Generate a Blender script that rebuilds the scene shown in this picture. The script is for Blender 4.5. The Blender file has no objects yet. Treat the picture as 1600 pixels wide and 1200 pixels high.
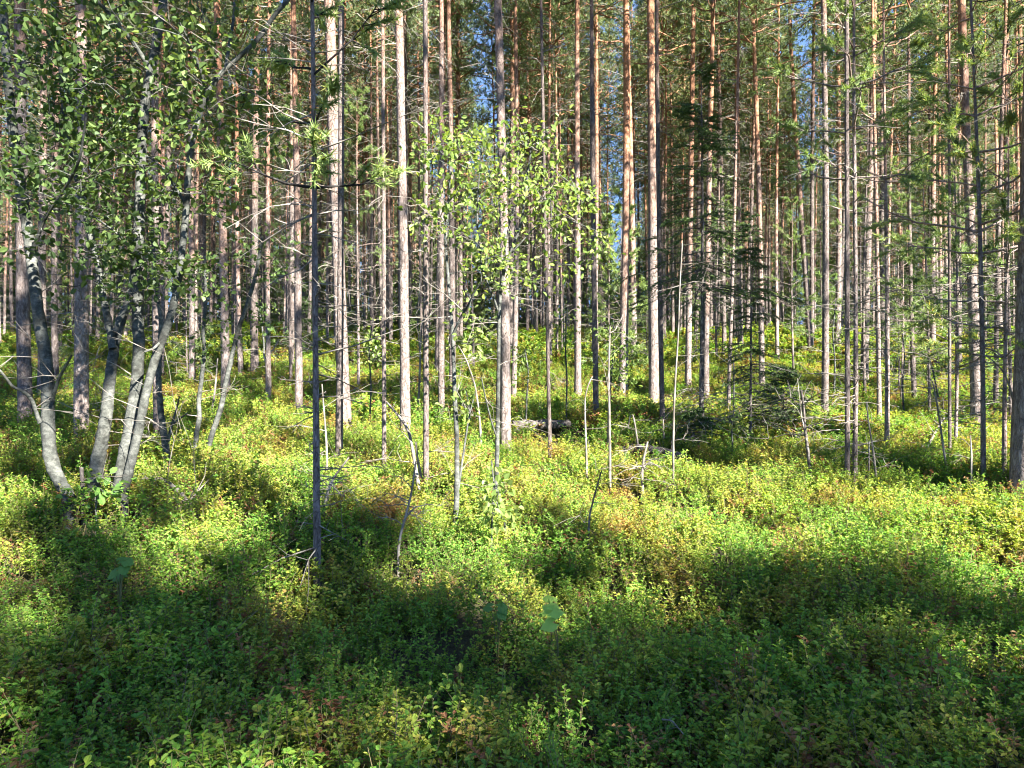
import bpy, math, random
import numpy as np
from mathutils import Vector

R = math.radians
C = bpy.context.scene.collection
SC = bpy.context.scene

# ------------------------------------------------------------------ camera, sky, sun
EYE = 1.6
F = 1150.0                                   # focal length in pixels of the 1600 wide photograph
cam_d = bpy.data.cameras.new('camera'); cam = bpy.data.objects.new('camera', cam_d); C.objects.link(cam)
cam_d.sensor_width = 36; cam_d.lens = 36*F/1600; cam_d.clip_end = 3000; cam_d.clip_start = 0.05
cam.location = (0, 0, EYE); cam.rotation_euler = (R(90), 0, 0)
SC.camera = cam

SUN_AZ, SUN_EL = R(138), R(37)               # clockwise from the view direction (+Y)
sun_dir = Vector((math.sin(SUN_AZ)*math.cos(SUN_EL), math.cos(SUN_AZ)*math.cos(SUN_EL), math.sin(SUN_EL)))
w = bpy.data.worlds.new("World"); SC.world = w; w.use_nodes = True
nt = w.node_tree; nt.nodes.clear()
sky = nt.nodes.new('ShaderNodeTexSky'); sky.sky_type = 'NISHITA'; sky.sun_disc = False
sky.sun_elevation = SUN_EL; sky.sun_rotation = SUN_AZ
sky.altitude = 300; sky.air_density = 1.0; sky.dust_density = 0.0; sky.ozone_density = 4.0
bg = nt.nodes.new('ShaderNodeBackground'); bg.inputs[1].default_value = 0.058
wo = nt.nodes.new('ShaderNodeOutputWorld')
tcw = nt.nodes.new('ShaderNodeTexCoord'); va = nt.nodes.new('ShaderNodeVectorMath'); va.operation = 'ADD'; va.inputs[1].default_value = (0, 0, .45)
vn = nt.nodes.new('ShaderNodeVectorMath'); vn.operation = 'NORMALIZE'      # the clear deep blue reaches down to the horizon
nt.links.new(tcw.outputs['Generated'], va.inputs[0]); nt.links.new(va.outputs[0], vn.inputs[0]); nt.links.new(vn.outputs[0], sky.inputs[0])
nt.links.new(sky.outputs[0], bg.inputs[0]); nt.links.new(bg.outputs[0], wo.inputs[0])
sd = bpy.data.lights.new('sun', 'SUN'); sd.energy = 5.0; sd.angle = R(0.5); sd.color = (1, .95, .86)
sun = bpy.data.objects.new('sun', sd); C.objects.link(sun)
sun.rotation_euler = (-sun_dir).to_track_quat('-Z', 'Y').to_euler(); sun.location = (8, -9, 15)
SC.view_settings.view_transform = 'Standard'; SC.view_settings.look = 'None'
SC.view_settings.exposure = 3.1; SC.view_settings.gamma = 1
SC.render.filter_size = 1.15 if hasattr(SC.render, 'filter_size') else 1.15
cy = SC.cycles
cy.max_bounces = 5; cy.diffuse_bounces = 3; cy.glossy_bounces = 1; cy.transmission_bounces = 2
cy.transparent_max_bounces = 4; cy.caustics_reflective = False; cy.caustics_refractive = False
cy.use_denoising = True; cy.pixel_filter_type = 'BLACKMAN_HARRIS'; cy.filter_width = 1.1

# ------------------------------------------------------------------ terrain
_r = np.random.RandomState(5)
_waves = []
for lam, amp, n in ((24, .16, 4), (9, .07, 5), (3.2, .045, 6), (1.3, .028, 7), (.7, .012, 6)):
    for _ in range(n):
        a = _r.uniform(0, 2*math.pi); l = lam*_r.uniform(.75, 1.3)
        _waves.append((math.cos(a)*2*math.pi/l, math.sin(a)*2*math.pi/l, _r.uniform(0, 6.28), amp*_r.uniform(.5, 1)))
def _ramp(y):
    y = np.asarray(y, float)
    s = .105
    up = np.where(y < 40, s*y, s*40 + s*(y-40) - (s/44)*(y-40)**2)
    up = np.where(y > 62, s*40 + s*22 - s/44*22**2 - .02*(y-62), up)
    return np.where(y < -30, -30*s + .02*(y+30), up)
def _bumps(x, y):
    z = 0*np.asarray(x, float)
    for kx, ky, p, a in _waves: z = z + a*np.sin(kx*x + ky*y + p)
    return z
_z0 = float(_bumps(0.0, 0.0))
def H(x, y):
    return _ramp(y) + _bumps(x, y) - _z0
def Hf(x, y): return float(H(x, y))
def at(px, py, lift=.17):                    # the ground point seen at a pixel of the 1600x1200 photograph
    dx, dz = (px-800)/F, (600-py)/F
    y = 1.5
    while y < 90:
        if EYE + dz*y < Hf(dx*y, y) + lift: break
        y += .02 if y < 15 else .06
    return Vector((dx*y, y, Hf(dx*y, y)))
def px3(px, py, d):                           # the point at depth d behind a pixel
    return Vector(((px-800)/F*d, d, EYE + (600-py)/F*d))

# ------------------------------------------------------------------ materials
def mat(name):
    m = bpy.data.materials.new(name); m.use_nodes = True; t = m.node_tree; t.nodes.clear()
    return m, t
def N(t, kind, **kw):
    n = t.nodes.new('ShaderNode'+kind)
    for k, v in kw.items():
        if k.startswith('i_'):
            key = k[2:]; key = int(key) if key.isdigit() else key.replace('_', ' ')
            n.inputs[key].default_value = v
        else: setattr(n, k, v)
    return n
def ramp(t, stops, fac):
    n = t.nodes.new('ShaderNodeValToRGB'); e = n.color_ramp.elements
    while len(e) > 1: e.remove(e[-1])
    e[0].position, e[0].color = stops[0][0], (*stops[0][1], 1)
    for p, c in stops[1:]:
        k = e.new(p); k.color = (*c, 1)
    t.links.new(fac, n.inputs[0]); return n.outputs[0]
def mixc(t, fac, a, b, mode='MIX'):
    n = t.nodes.new('ShaderNodeMix'); n.data_type = 'RGBA'; n.blend_type = mode
    for s, v in ((n.inputs[0], fac), (n.inputs[6], a), (n.inputs[7], b)):
        if isinstance(v, bpy.types.NodeSocket): t.links.new(v, s)
        elif isinstance(v, (int, float)): s.default_value = v
        else: s.default_value = (*v, 1)
    return n.outputs[2]
def math_(t, op, a, b=0.0, c=0.0):
    n = t.nodes.new('ShaderNodeMath'); n.operation = op
    for s, v in zip(n.inputs, (a, b, c)):
        if isinstance(v, bpy.types.NodeSocket): t.links.new(v, s)
        else: s.default_value = v
    return n.outputs[0]

def leaf_mat(name, stops, trans=.4, patch=None, rough=.55, spec=.15, patch_scale=.9):
    """leaf colour: random per leaf, plus (optionally) a slow drift over the ground to another colour"""
    m, t = mat(name); L = t.links
    g = N(t, 'NewGeometry')
    oi = N(t, 'ObjectInfo')
    f = math_(t, 'FRACT', math_(t, 'ADD', g.outputs['Random Per Island'], 0))
    f = math_(t, 'ADD', math_(t, 'MULTIPLY', f, .6), math_(t, 'MULTIPLY', oi.outputs['Random'], .4))
    col = ramp(t, stops, f)
    if patch:
        nz = N(t, 'TexNoise', i_Scale=patch_scale, i_Detail=4.0, i_Roughness=.65)
        L.new(g.outputs['Position'], nz.inputs['Vector'])
        pf = math_(t, 'ADD', nz.outputs['Fac'], math_(t, 'MULTIPLY', math_(t, 'SUBTRACT', g.outputs['Random Per Island'], .5), .16))
        sy = N(t, 'SeparateXYZ'); L.new(g.outputs['Position'], sy.inputs[0])      # leaf colour drifts yellower past the near shrubs
        my = N(t, 'MapRange'); my.inputs[1].default_value = 4.0; my.inputs[2].default_value = 6.5; my.inputs[4].default_value = .035; L.new(sy.outputs[1], my.inputs[0])
        pf = math_(t, 'ADD', pf, my.outputs[0])
        for lo, hi, c in patch:
            mr = N(t, 'MapRange'); mr.inputs[1].default_value = lo; mr.inputs[2].default_value = hi
            L.new(pf, mr.inputs[0])
            col = mixc(t, mr.outputs[0], col, c)
    p = N(t, 'BsdfPrincipled', i_Roughness=rough); p.inputs['Specular IOR Level'].default_value = spec
    L.new(col, p.inputs['Base Color'])
    tr = N(t, 'BsdfTranslucent')
    L.new(mixc(t, 1.0, col, (1.35, 1.3, .55), 'MULTIPLY'), tr.inputs[0])
    mx = N(t, 'MixShader'); mx.inputs[0].default_value = trans
    L.new(p.outputs[0], mx.inputs[1]); L.new(tr.outputs[0], mx.inputs[2])
    o = N(t, 'OutputMaterial'); L.new(mx.outputs[0], o.inputs[0])
    return m

def bark_mat(name, kind):
    m, t = mat(name); L = t.links
    tc = N(t, 'TexCoord'); oi = N(t, 'ObjectInfo')
    off = N(t, 'VectorMath', operation='ADD'); L.new(tc.outputs['Object'], off.inputs[0])
    cmb = N(t, 'CombineXYZ'); L.new(math_(t, 'MULTIPLY', oi.outputs['Random'], 37.0), cmb.inputs[0]); L.new(cmb.outputs[0], off.inputs[1])
    mp = N(t, 'Mapping'); L.new(off.outputs[0], mp.inputs[0])
    sep = N(t, 'SeparateXYZ'); L.new(tc.outputs['Object'], sep.inputs[0])
    if kind == 'pine':
        mp.inputs['Scale'].default_value = (1, 1, .45)
        nz = N(t, 'TexNoise', i_Scale=26.0, i_Detail=5.0, i_Roughness=.7); L.new(mp.outputs[0], nz.inputs[0])
        vo = N(t, 'TexVoronoi', i_Scale=34.0); vo.feature = 'DISTANCE_TO_EDGE'; wv = N(t, 'VectorMath', operation='MULTIPLY_ADD'); wn = N(t, 'TexNoise', i_Scale=14.0, i_Detail=3.0); L.new(mp.outputs[0], wn.inputs[0]); L.new(wn.outputs['Color'], wv.inputs[0]); wv.inputs[1].default_value = (.07, .07, .07); L.new(mp.outputs[0], wv.inputs[2]); L.new(wv.outputs[0], vo.inputs['Vector'])
        big = N(t, 'TexNoise', i_Scale=2.2, i_Detail=2.0); L.new(mp.outputs[0], big.inputs[0])
        low = ramp(t, [(.25, (.045, .034, .03)), (.5, (.17, .135, .12)), (.75, (.33, .285, .265))], nz.outputs['Fac'])
        hi = ramp(t, [(.25, (.08, .035, .02)), (.5, (.29, .14, .08)), (.75, (.44, .26, .17))], nz.outputs['Fac'])
        hz = math_(t, 'ADD', sep.outputs[2], math_(t, 'MULTIPLY', math_(t, 'SUBTRACT', big.outputs['Fac'], .5), 7.0))
        hz = math_(t, 'ADD', hz, math_(t, 'MULTIPLY', math_(t, 'SUBTRACT', oi.outputs['Random'], .5), 4.0))
        mr = N(t, 'MapRange'); mr.inputs[1].default_value = 3.0; mr.inputs[2].default_value = 8.5; L.new(hz, mr.inputs[0])
        col = mixc(t, mr.outputs[0], low, hi)
        crack = N(t, 'MapRange'); crack.inputs[1].default_value = 0; crack.inputs[2].default_value = .10; crack.inputs[3].default_value = .68; crack.inputs[4].default_value = 1
        L.new(vo.outputs['Distance'], crack.inputs[0])
        col = mixc(t, 1.0, col, crack.outputs[0], 'MULTIPLY')
        val = math_(t, 'ADD', .66, math_(t, 'MULTIPLY', oi.outputs['Random'], .62))
        col = mixc(t, 1.0, col, val, 'MULTIPLY')
        h = math_(t, 'ADD', nz.outputs['Fac'], crack.outputs[0]); bs = .012
    elif kind == 'birch':
        mp.inputs['Scale'].default_value = (1, 1, 1.5)
        nz = N(t, 'TexNoise', i_Scale=17.0, i_Detail=7.0, i_Roughness=.8); L.new(mp.outputs[0], nz.inputs[0])
        n2 = N(t, 'TexNoise', i_Scale=5.0, i_Detail=4.0, i_Roughness=.7); L.new(off.outputs[0], n2.inputs[0])
        a = ramp(t, [(.36, (.04, .04, .038)), (.47, (.065, .068, .063)), (.57, (.115, .117, .108)), (.72, (.20, .197, .185))], nz.outputs['Fac'])
        b = ramp(t, [(.36, (.3, .3, .28)), (.45, (.75, .77, .73)), (.62, (1, 1, .97))], n2.outputs['Fac'])
        col = mixc(t, .9, a, b, 'MULTIPLY'); h = nz.outputs['Fac']; bs = .006
    elif kind == 'black':  # dark bark, with the shade on these trunks also put into its colour
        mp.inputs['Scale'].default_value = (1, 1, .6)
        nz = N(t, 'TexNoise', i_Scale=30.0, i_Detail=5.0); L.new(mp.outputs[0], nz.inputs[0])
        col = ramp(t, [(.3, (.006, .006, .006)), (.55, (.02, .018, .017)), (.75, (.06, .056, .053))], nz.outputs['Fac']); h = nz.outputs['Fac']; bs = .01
    elif kind == 'spruce':
        mp.inputs['Scale'].default_value = (1, 1, .6)
        nz = N(t, 'TexNoise', i_Scale=40.0, i_Detail=4.0); L.new(mp.outputs[0], nz.inputs[0])
        col = ramp(t, [(.3, (.03, .026, .024)), (.55, (.10, .085, .075)), (.75, (.25, .23, .21))], nz.outputs['Fac']); h = nz.outputs['Fac']; bs = .006
    else:   # dead grey wood
        mp.inputs['Scale'].default_value = (1, 1, .5)
        nz = N(t, 'TexNoise', i_Scale=18.0, i_Detail=4.0); L.new(mp.outputs[0], nz.inputs[0])
        col = ramp(t, [(.3, (.07, .06, .05)), (.5, (.16, .14, .12)), (.7, (.28, .26, .23))], nz.outputs['Fac']); h = nz.outputs['Fac']; bs = .004
    bp = N(t, 'Bump', i_Strength=1.0); bp.inputs['Distance'].default_value = bs; L.new(h, bp.inputs['Height'])
    p = N(t, 'BsdfPrincipled', i_Roughness=.9); p.inputs['Specular IOR Level'].default_value = .15
    L.new(col, p.inputs['Base Color']); L.new(bp.outputs[0], p.inputs['Normal'])
    o = N(t, 'OutputMaterial'); L.new(p.outputs[0], o.inputs[0])
    return m

M = {
 'pine_bark': bark_mat('pine_bark', 'pine'), 'birch_bark': bark_mat('birch_bark', 'birch'),
 'spruce_bark': bark_mat('spruce_bark', 'spruce'), 'dark_shaded_bark': bark_mat('dark_shaded_bark', 'black'), 'dead_wood': bark_mat('dead_wood', 'dead'),
 'needles': leaf_mat('pine_needles', [(0, (.075, .115, .055)), (.5, (.13, .175, .08)), (.9, (.20, .24, .11)), (1, (.30, .26, .12))], .38, rough=.45),
 'young_needles': leaf_mat('young_needles', [(0, (.08, .14, .055)), (.5, (.15, .22, .075)), (.88, (.25, .31, .10)), (1, (.42, .33, .09))], .35, rough=.45),
 'spruce_needles': leaf_mat('spruce_needles', [(0, (.03, .06, .022)), (.6, (.07, .12, .035)), (1, (.17, .24, .06))], .15, rough=.5),
 'tree_leaves': leaf_mat('tree_leaves', [(0, (.035, .065, .022)), (.5, (.075, .12, .038)), (.9, (.15, .20, .06)), (1, (.28, .25, .08))], .42, rough=.4),
 'bright_leaves': leaf_mat('bright_leaves', [(0, (.09, .15, .04)), (.5, (.17, .24, .065)), (.9, (.28, .32, .09)), (1, (.40, .33, .09))], .45, rough=.4),
 'bilberry': leaf_mat('bilberry_leaves', [(0, (.05, .13, .025)), (.4, (.12, .26, .04)), (.8, (.22, .38, .05)), (1, (.36, .42, .07))], .4,
                      patch=[(.46, .64, (.36, .38, .06)), (.61, .76, (.34, .17, .07))], patch_scale=1.7),
 'bilberry_red': leaf_mat('red_leaves', [(0, (.15, .05, .03)), (.5, (.25, .11, .06)), (1, (.33, .21, .08))], .4),
 'heather': leaf_mat('dry_leaves', [(0, (.12, .07, .03)), (.5, (.24, .14, .06)), (1, (.36, .20, .09))], .3),
 'stem': leaf_mat('stems', [(0, (.10, .08, .04)), (.5, (.14, .14, .05)), (1, (.20, .15, .09))], .0),
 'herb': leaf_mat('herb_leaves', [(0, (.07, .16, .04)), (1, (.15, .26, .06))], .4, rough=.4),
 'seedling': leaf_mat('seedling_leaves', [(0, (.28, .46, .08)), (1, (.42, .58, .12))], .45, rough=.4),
}
m, t = mat('forest_floor'); g = N(t, 'NewGeometry')
nz = N(t, 'TexNoise', i_Scale=1.6, i_Detail=9.0, i_Roughness=.7); t.links.new(g.outputs['Position'], nz.inputs[0])
n2 = N(t, 'TexNoise', i_Scale=38.0, i_Detail=4.0, i_Roughness=.7); t.links.new(g.outputs['Position'], n2.inputs[0])
c1 = ramp(t, [(.3, (.028, .02, .012)), (.5, (.055, .05, .018)), (.7, (.09, .10, .03))], nz.outputs['Fac'])
c2 = ramp(t, [(.3, (.35, .35, .35)), (.7, (1.2, 1.1, 1))], n2.outputs['Fac'])
p = N(t, 'BsdfPrincipled', i_Roughness=1.0); t.links.new(mixc(t, 1.0, c1, c2, 'MULTIPLY'), p.inputs['Base Color'])
bp = N(t, 'Bump'); bp.inputs['Distance'].default_value = .03; t.links.new(n2.outputs['Fac'], bp.inputs['Height']); t.links.new(bp.outputs[0], p.inputs['Normal'])
o = N(t, 'OutputMaterial'); t.links.new(p.outputs[0], o.inputs[0]); M['floor'] = m

# ------------------------------------------------------------------ mesh building
def unit(a): return a/np.maximum(np.linalg.norm(a, axis=-1, keepdims=True), 1e-9)
class MB:
    def __init__(s): s.v = []; s.f = []; s.n = 0       # f: (faces (M,k), material name, smooth)
    def add(s, V, Fc, m, smooth=False):
        V = np.asarray(V, np.float32).reshape(-1, 3); Fc = np.asarray(Fc, np.int32)
        if len(V) == 0: return
        s.v.append(V); s.f.append((Fc + s.n, m, smooth)); s.n += len(V)
    def join(s, o):
        for Fc, m, sm in o.f: s.f.append((Fc + s.n, m, sm))
        s.v += o.v; s.n += o.n
    def tubes(s, P, Rr, sides, m, cap=True):
        """P (N,K,3) polylines, Rr (N,K) radii (or (N,K,sides) for uneven trunks)"""
        P = np.asarray(P, float); Rr = np.asarray(Rr, float)
        if P.ndim == 2: P = P[None]; Rr = Rr[None]
        n, K, _ = P.shape
        d = unit(P[:, -1]-P[:, 0]); ref = np.where(np.abs(d[:, 2:3]) > .8, [[1., 0, 0]], [[0, 0, 1.]])
        u = unit(np.cross(d, ref)); v = np.cross(d, u)
        a = np.arange(sides)*2*math.pi/sides
        ring = u[:, None, :]*np.cos(a)[None, :, None] + v[:, None, :]*np.sin(a)[None, :, None]      # n,sides,3
        if Rr.ndim == 2: Rr = Rr[:, :, None]
        V = P[:, :, None, :] + ring[:, None]*Rr[..., None]
        i = np.arange(n)[:, None, None]*K*sides; k = np.arange(K-1)[None, :, None]*sides; j = np.arange(sides)[None, None, :]; j2 = (j+1) % sides
        Fc = np.stack([i+k+j, i+k+j2, i+k+sides+j2, i+k+sides+j], -1).reshape(-1, 4)
        s.add(V, Fc, m, True)
    def blades(s, P, D, L, W, m):
        """needles: one narrow triangle each, from P along D"""
        n = len(P); L = np.broadcast_to(L, (n,))[:, None]; W = np.broadcast_to(W, (n,))[:, None]
        side = unit(np.cross(D, RS.normal(size=(n, 3))))
        V = np.stack([P-side*W/2, P+side*W/2, P+D*L], 1)
        s.add(V, np.arange(n*3).reshape(n, 3), m)
    def leaves(s, P, D, Nn, L, W, m, fold=.25):
        """oval leaves folded along the midrib: 6 corners, 2 quads"""
        n = len(P); L = np.broadcast_to(L, (n,))[:, None]; W = np.broadcast_to(W, (n,))[:, None]
        D = unit(D); S = unit(np.cross(D, Nn)); U = np.cross(S, D)
        a = P; b = P+D*L*.33+S*W*.5+U*W*fold; c = P+D*L*.72+S*W*.42+U*W*fold*.8; e = P+D*L-U*L*.06
        f = P+D*L*.33-S*W*.5+U*W*fold; h = P+D*L*.72-S*W*.42+U*W*fold*.8
        V = np.stack([a, b, c, e, h, f], 1); i = np.arange(n)[:, None]*6
        Fc = np.concatenate([i+[0, 1, 2, 3], i+[0, 3, 4, 5]], 0)
        s.add(V, Fc, m)
    def mesh(s, name):
        me = bpy.data.meshes.new(name); V = np.concatenate(s.v)
        mats = []; loops = []; starts = []; mi = []; sm = []; pos = 0
        for Fc, mname, smooth in s.f:
            if mname not in mats: mats.append(mname)
            k = Fc.shape[1]; c = len(Fc)
            loops.append(Fc.ravel()); starts.append(pos + np.arange(c)*k); pos += c*k
            mi.append(np.full(c, mats.index(mname))); sm.append(np.full(c, smooth))
        loops = np.concatenate(loops); starts = np.concatenate(starts)
        me.vertices.add(len(V)); me.vertices.foreach_set('co', V.ravel())
        me.loops.add(len(loops)); me.loops.foreach_set('vertex_index', loops.astype(np.int32))
        me.polygons.add(len(starts)); me.polygons.foreach_set('loop_start', starts.astype(np.int32))
        me.polygons.foreach_set('material_index', np.concatenate(mi).astype(np.int32))
        me.polygons.foreach_set('use_smooth', np.concatenate(sm))
        for x in mats: me.materials.append(M[x])
        me.update(calc_edges=True); return me
    def obj(s, name, parent=None, link=True):
        o = bpy.data.objects.new(name, s.mesh(name))
        if link: C.objects.link(o)
        o.parent = parent; return o
RS = np.random.RandomState(11)
def rdir(n, up=0.0):
    return unit(RS.normal(size=(n, 3)) + [0, 0, up])
def polyl(P0, D, L, K, droop=0.0, wob=.06):
    """N bent lines from P0 along D"""
    n = len(P0); L = np.broadcast_to(L, (n,)); t_ = np.linspace(0, 1, K)
    P = P0[:, None, :] + D[:, None, :]*(L[:, None]*t_)[..., None]
    P[:, :, 2] += (droop*L)[:, None]*t_**2 if np.ndim(droop) else droop*L[:, None]*t_**2
    w_ = RS.normal(size=(n, K, 3))*wob*L[:, None, None]; w_[:, 0] = 0
    return P + w_*t_[None, :, None]

def empty(name, loc, label, cat, group=None):
    o = bpy.data.objects.new(name, None); C.objects.link(o); o.location = loc; o.empty_display_size = .3
    o['label'] = label; o['category'] = cat
    if group: o['group'] = group
    return o
def tag(o, label, cat, group=None, kind=None):
    if label: o['label'] = label
    if cat: o['category'] = cat
    if group: o['group'] = group
    if kind: o['kind'] = kind
    return o

# ------------------------------------------------------------------ ground sheet
xs = np.unique(np.concatenate([np.linspace(-400, -60, 18), np.linspace(-60, -14, 70), np.linspace(-14, 14, 190), np.linspace(14, 60, 70), np.linspace(60, 400, 18)]))
ys = np.unique(np.concatenate([np.linspace(-300, -20, 16), np.linspace(-20, 1, 40), np.linspace(1, 16, 110), np.linspace(16, 75, 130), np.linspace(75, 700, 24)]))
X, Y = np.meshgrid(xs, ys); Z = H(X, Y); nx, ny = len(xs), len(ys)
b = MB(); ii = (np.arange(ny-1)[:, None]*nx + np.arange(nx-1)[None]).ravel()
b.add(np.stack([X, Y, Z], -1), np.stack([ii, ii+1, ii+nx+1, ii+nx], -1), 'floor', True)
ground = b.obj('ground'); ground['kind'] = 'structure'

# ------------------------------------------------------------------ tree prototypes (each part its own mesh data)
def trunk_mb(Ht, r0, m='pine_bark', sides=12, K=26, wob=.032, flare=.35):
    b = MB(); z = np.linspace(0, 1, K)**1.25*Ht
    P = np.zeros((K, 3)); P[:, 2] = z - .25
    ph = RS.uniform(0, 6.28, 4)
    P[:, 0] = wob*Ht*.12*np.sin(z/Ht*5+ph[0]) - wob*Ht*.12*math.sin(ph[0]); P[:, 1] = wob*Ht*.12*np.sin(z/Ht*4+ph[1]) - wob*Ht*.12*math.sin(ph[1])
    rr = r0*(1-z/Ht*.93)**.8 + r0*flare*np.exp(-z/(.25+r0))
    a = np.arange(sides)*2*math.pi/sides
    rad = rr[:, None]*(1 + .06*RS.normal(size=(K, sides)) + (.12*np.exp(-z/.3))[:, None]*np.sin(a*3+ph[2])[None])
    b.tubes(P[None], rad[None], sides, m)
    return b, P, rr
def on_trunk(P, z):
    return np.stack([np.interp(z, P[:, 2], P[:, 0]), np.interp(z, P[:, 2], P[:, 1]), z], -1)
def twigs(b, P, n, z0, z1, l0, l1, m='dead_wood', r=.006, droop=-.15, subs=3, up=(-.25, .35)):
    z = RS.uniform(z0, z1, n); az = RS.uniform(0, 6.28, n); L = RS.uniform(l0, l1, n)*RS.uniform(.3, 1, n)
    D = unit(np.stack([np.cos(az), np.sin(az), RS.uniform(up[0], up[1], n)], -1))
    T = polyl(on_trunk(P, z), D, L, 4, droop=droop, wob=.05)
    rr = r*(.6+L[:, None])*np.array([1, .75, .5, .25])[None]
    b.tubes(T, rr, 3, m)
    for k in range(subs):
        f = RS.uniform(.25, .95, n); i = np.minimum((f*3).astype(int), 2); fr = f*3-i
        q = T[np.arange(n), i]*(1-fr[:, None]) + T[np.arange(n), i+1]*fr[:, None]
        D2 = unit(D + RS.normal(size=(n, 3))*.6)
        T2 = polyl(q, D2, L*RS.uniform(.15, .5, n), 3, droop=droop*1.5, wob=.06)
        b.tubes(T2, (r*.45)*np.ones((n, 1))*np.array([1, .8, .4])[None], 3, m)
    return T, L
def pine_parts(Ht, r0, zc, Lmax, ntw, nl, tufts, nb, tip=.13, bw=.02, lo=1.0, spread=.20):
    tb, P, rr = trunk_mb(Ht, r0)
    db = MB(); twigs(db, P, int(ntw*1.1), lo, zc+1, .3, 1.0, r=.0045, droop=-.2)
    twigs(db, P, ntw//3, zc*.55, zc+2, .6, 1.5, r=.006, droop=-.25, subs=5)
    cb = MB()
    z = zc + (Ht-zc-.3)*RS.uniform(0, 1, nl)**.9; az = RS.uniform(0, 6.28, nl)
    f = (z-zc)/(Ht-zc); L = Lmax*(.35+.75*np.sin(np.clip(.25+f*.85, 0, 1)*math.pi))*RS.uniform(.55, 1.15, nl)
    D = unit(np.stack([np.cos(az), np.sin(az), .05+f*.9+RS.normal(size=nl)*.2], -1))
    T = polyl(on_trunk(P, z), D, L, 5, droop=.08, wob=.07)
    cb.tubes(T, (.012+.012*L[:, None])*np.array([1, .8, .6, .4, .2])[None], 4, 'pine_bark')
    C_ = []
    for k in range(tufts):
        g_ = RS.uniform(.3, 1.0, nl)**.7; i = np.minimum((g_*4).astype(int), 3); fr = (g_*4-i)[:, None]
        q = T[np.arange(nl), i]*(1-fr)+T[np.arange(nl), i+1]*fr
        C_.append(q + RS.normal(size=(nl, 3))*(spread*L[:, None]))
    C_ = np.concatenate(C_); c = np.repeat(C_, nb, 0)
    hd = np.repeat(rdir(len(C_), .6), nb, 0)
    D = unit(hd*.8 + RS.normal(size=c.shape)*.75)
    cb.blades(c + hd*RS.uniform(-.08, .1, (len(c), 1)), D, RS.uniform(.6, 1.2, len(c))*tip, bw*1.15, 'needles')
    return [('trunk', tb), ('dead_branches', db), ('crown', cb)]
def young_parts(Ht, r0, zl, Lm, dense=1.0, nl_=.055, bw=.008, dead=True):
    tb, P, rr = trunk_mb(Ht, r0, sides=8, K=18, wob=.04, flare=.2)
    db = MB(); twigs(db, P, int(60*dense*max(zl, .5)/2), .3, max(zl+.8, .6), .15, .75, r=.005, droop=-.05)
    cb = MB(); z = []; az = []
    zz = zl
    while zz < Ht-.1:
        k = RS.randint(2, 5); z += [zz+RS.uniform(-.04, .04) for _ in range(k)]; a0 = RS.uniform(0, 6.28); az += [a0+i*6.28/k+RS.uniform(-.3, .3) for i in range(k)]; zz += RS.uniform(.22, .4)
    z = np.array(z); az = np.array(az); n = len(z); f = (z-zl)/(Ht-zl)
    L = Lm*(1-.75*f)*RS.uniform(.5, 1.1, n)
    D = unit(np.stack([np.cos(az), np.sin(az), .15+f*.7+RS.normal(size=n)*.12], -1))
    T = polyl(on_trunk(P, z), D, L, 5, droop=.12, wob=.05)
    cb.tubes(T, (.004+.007*L[:, None])*np.array([1, .85, .7, .5, .35])[None], 4, 'pine_bark')
    C_ = [T[:, 4]]; Dd = [unit(T[:, 4]-T[:, 3])]
    for k in range(6):
        g_ = RS.uniform(.4, .98, n); i = np.minimum((g_*4).astype(int), 3); fr = (g_*4-i)[:, None]
        q = T[np.arange(n), i]*(1-fr)+T[np.arange(n), i+1]*fr; d2 = unit(D + RS.normal(size=(n, 3))*.5)
        e = q + d2*L[:, None]*.3; C_.append(e); Dd.append(d2)
        cb.tubes(np.stack([q, (q+e)/2, e], 1), np.ones((n, 1))*.004*np.array([1, .8, .6])[None], 3, 'pine_bark')
    C_ = np.concatenate(C_); Dd = np.concatenate(Dd); nb = int(48*dense)
    c = np.repeat(C_, nb, 0); hd = np.repeat(Dd, nb, 0)
    s_ = RS.uniform(-.10, .02, (len(c), 1))
    cb.blades(c+hd*s_, unit(hd*.55+RS.normal(size=c.shape)*.6), RS.uniform(.7, 1.15, len(c))*nl_, bw, 'young_needles')
    return [('trunk', tb), ('dead_branches', db), ('crown', cb)]
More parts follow.
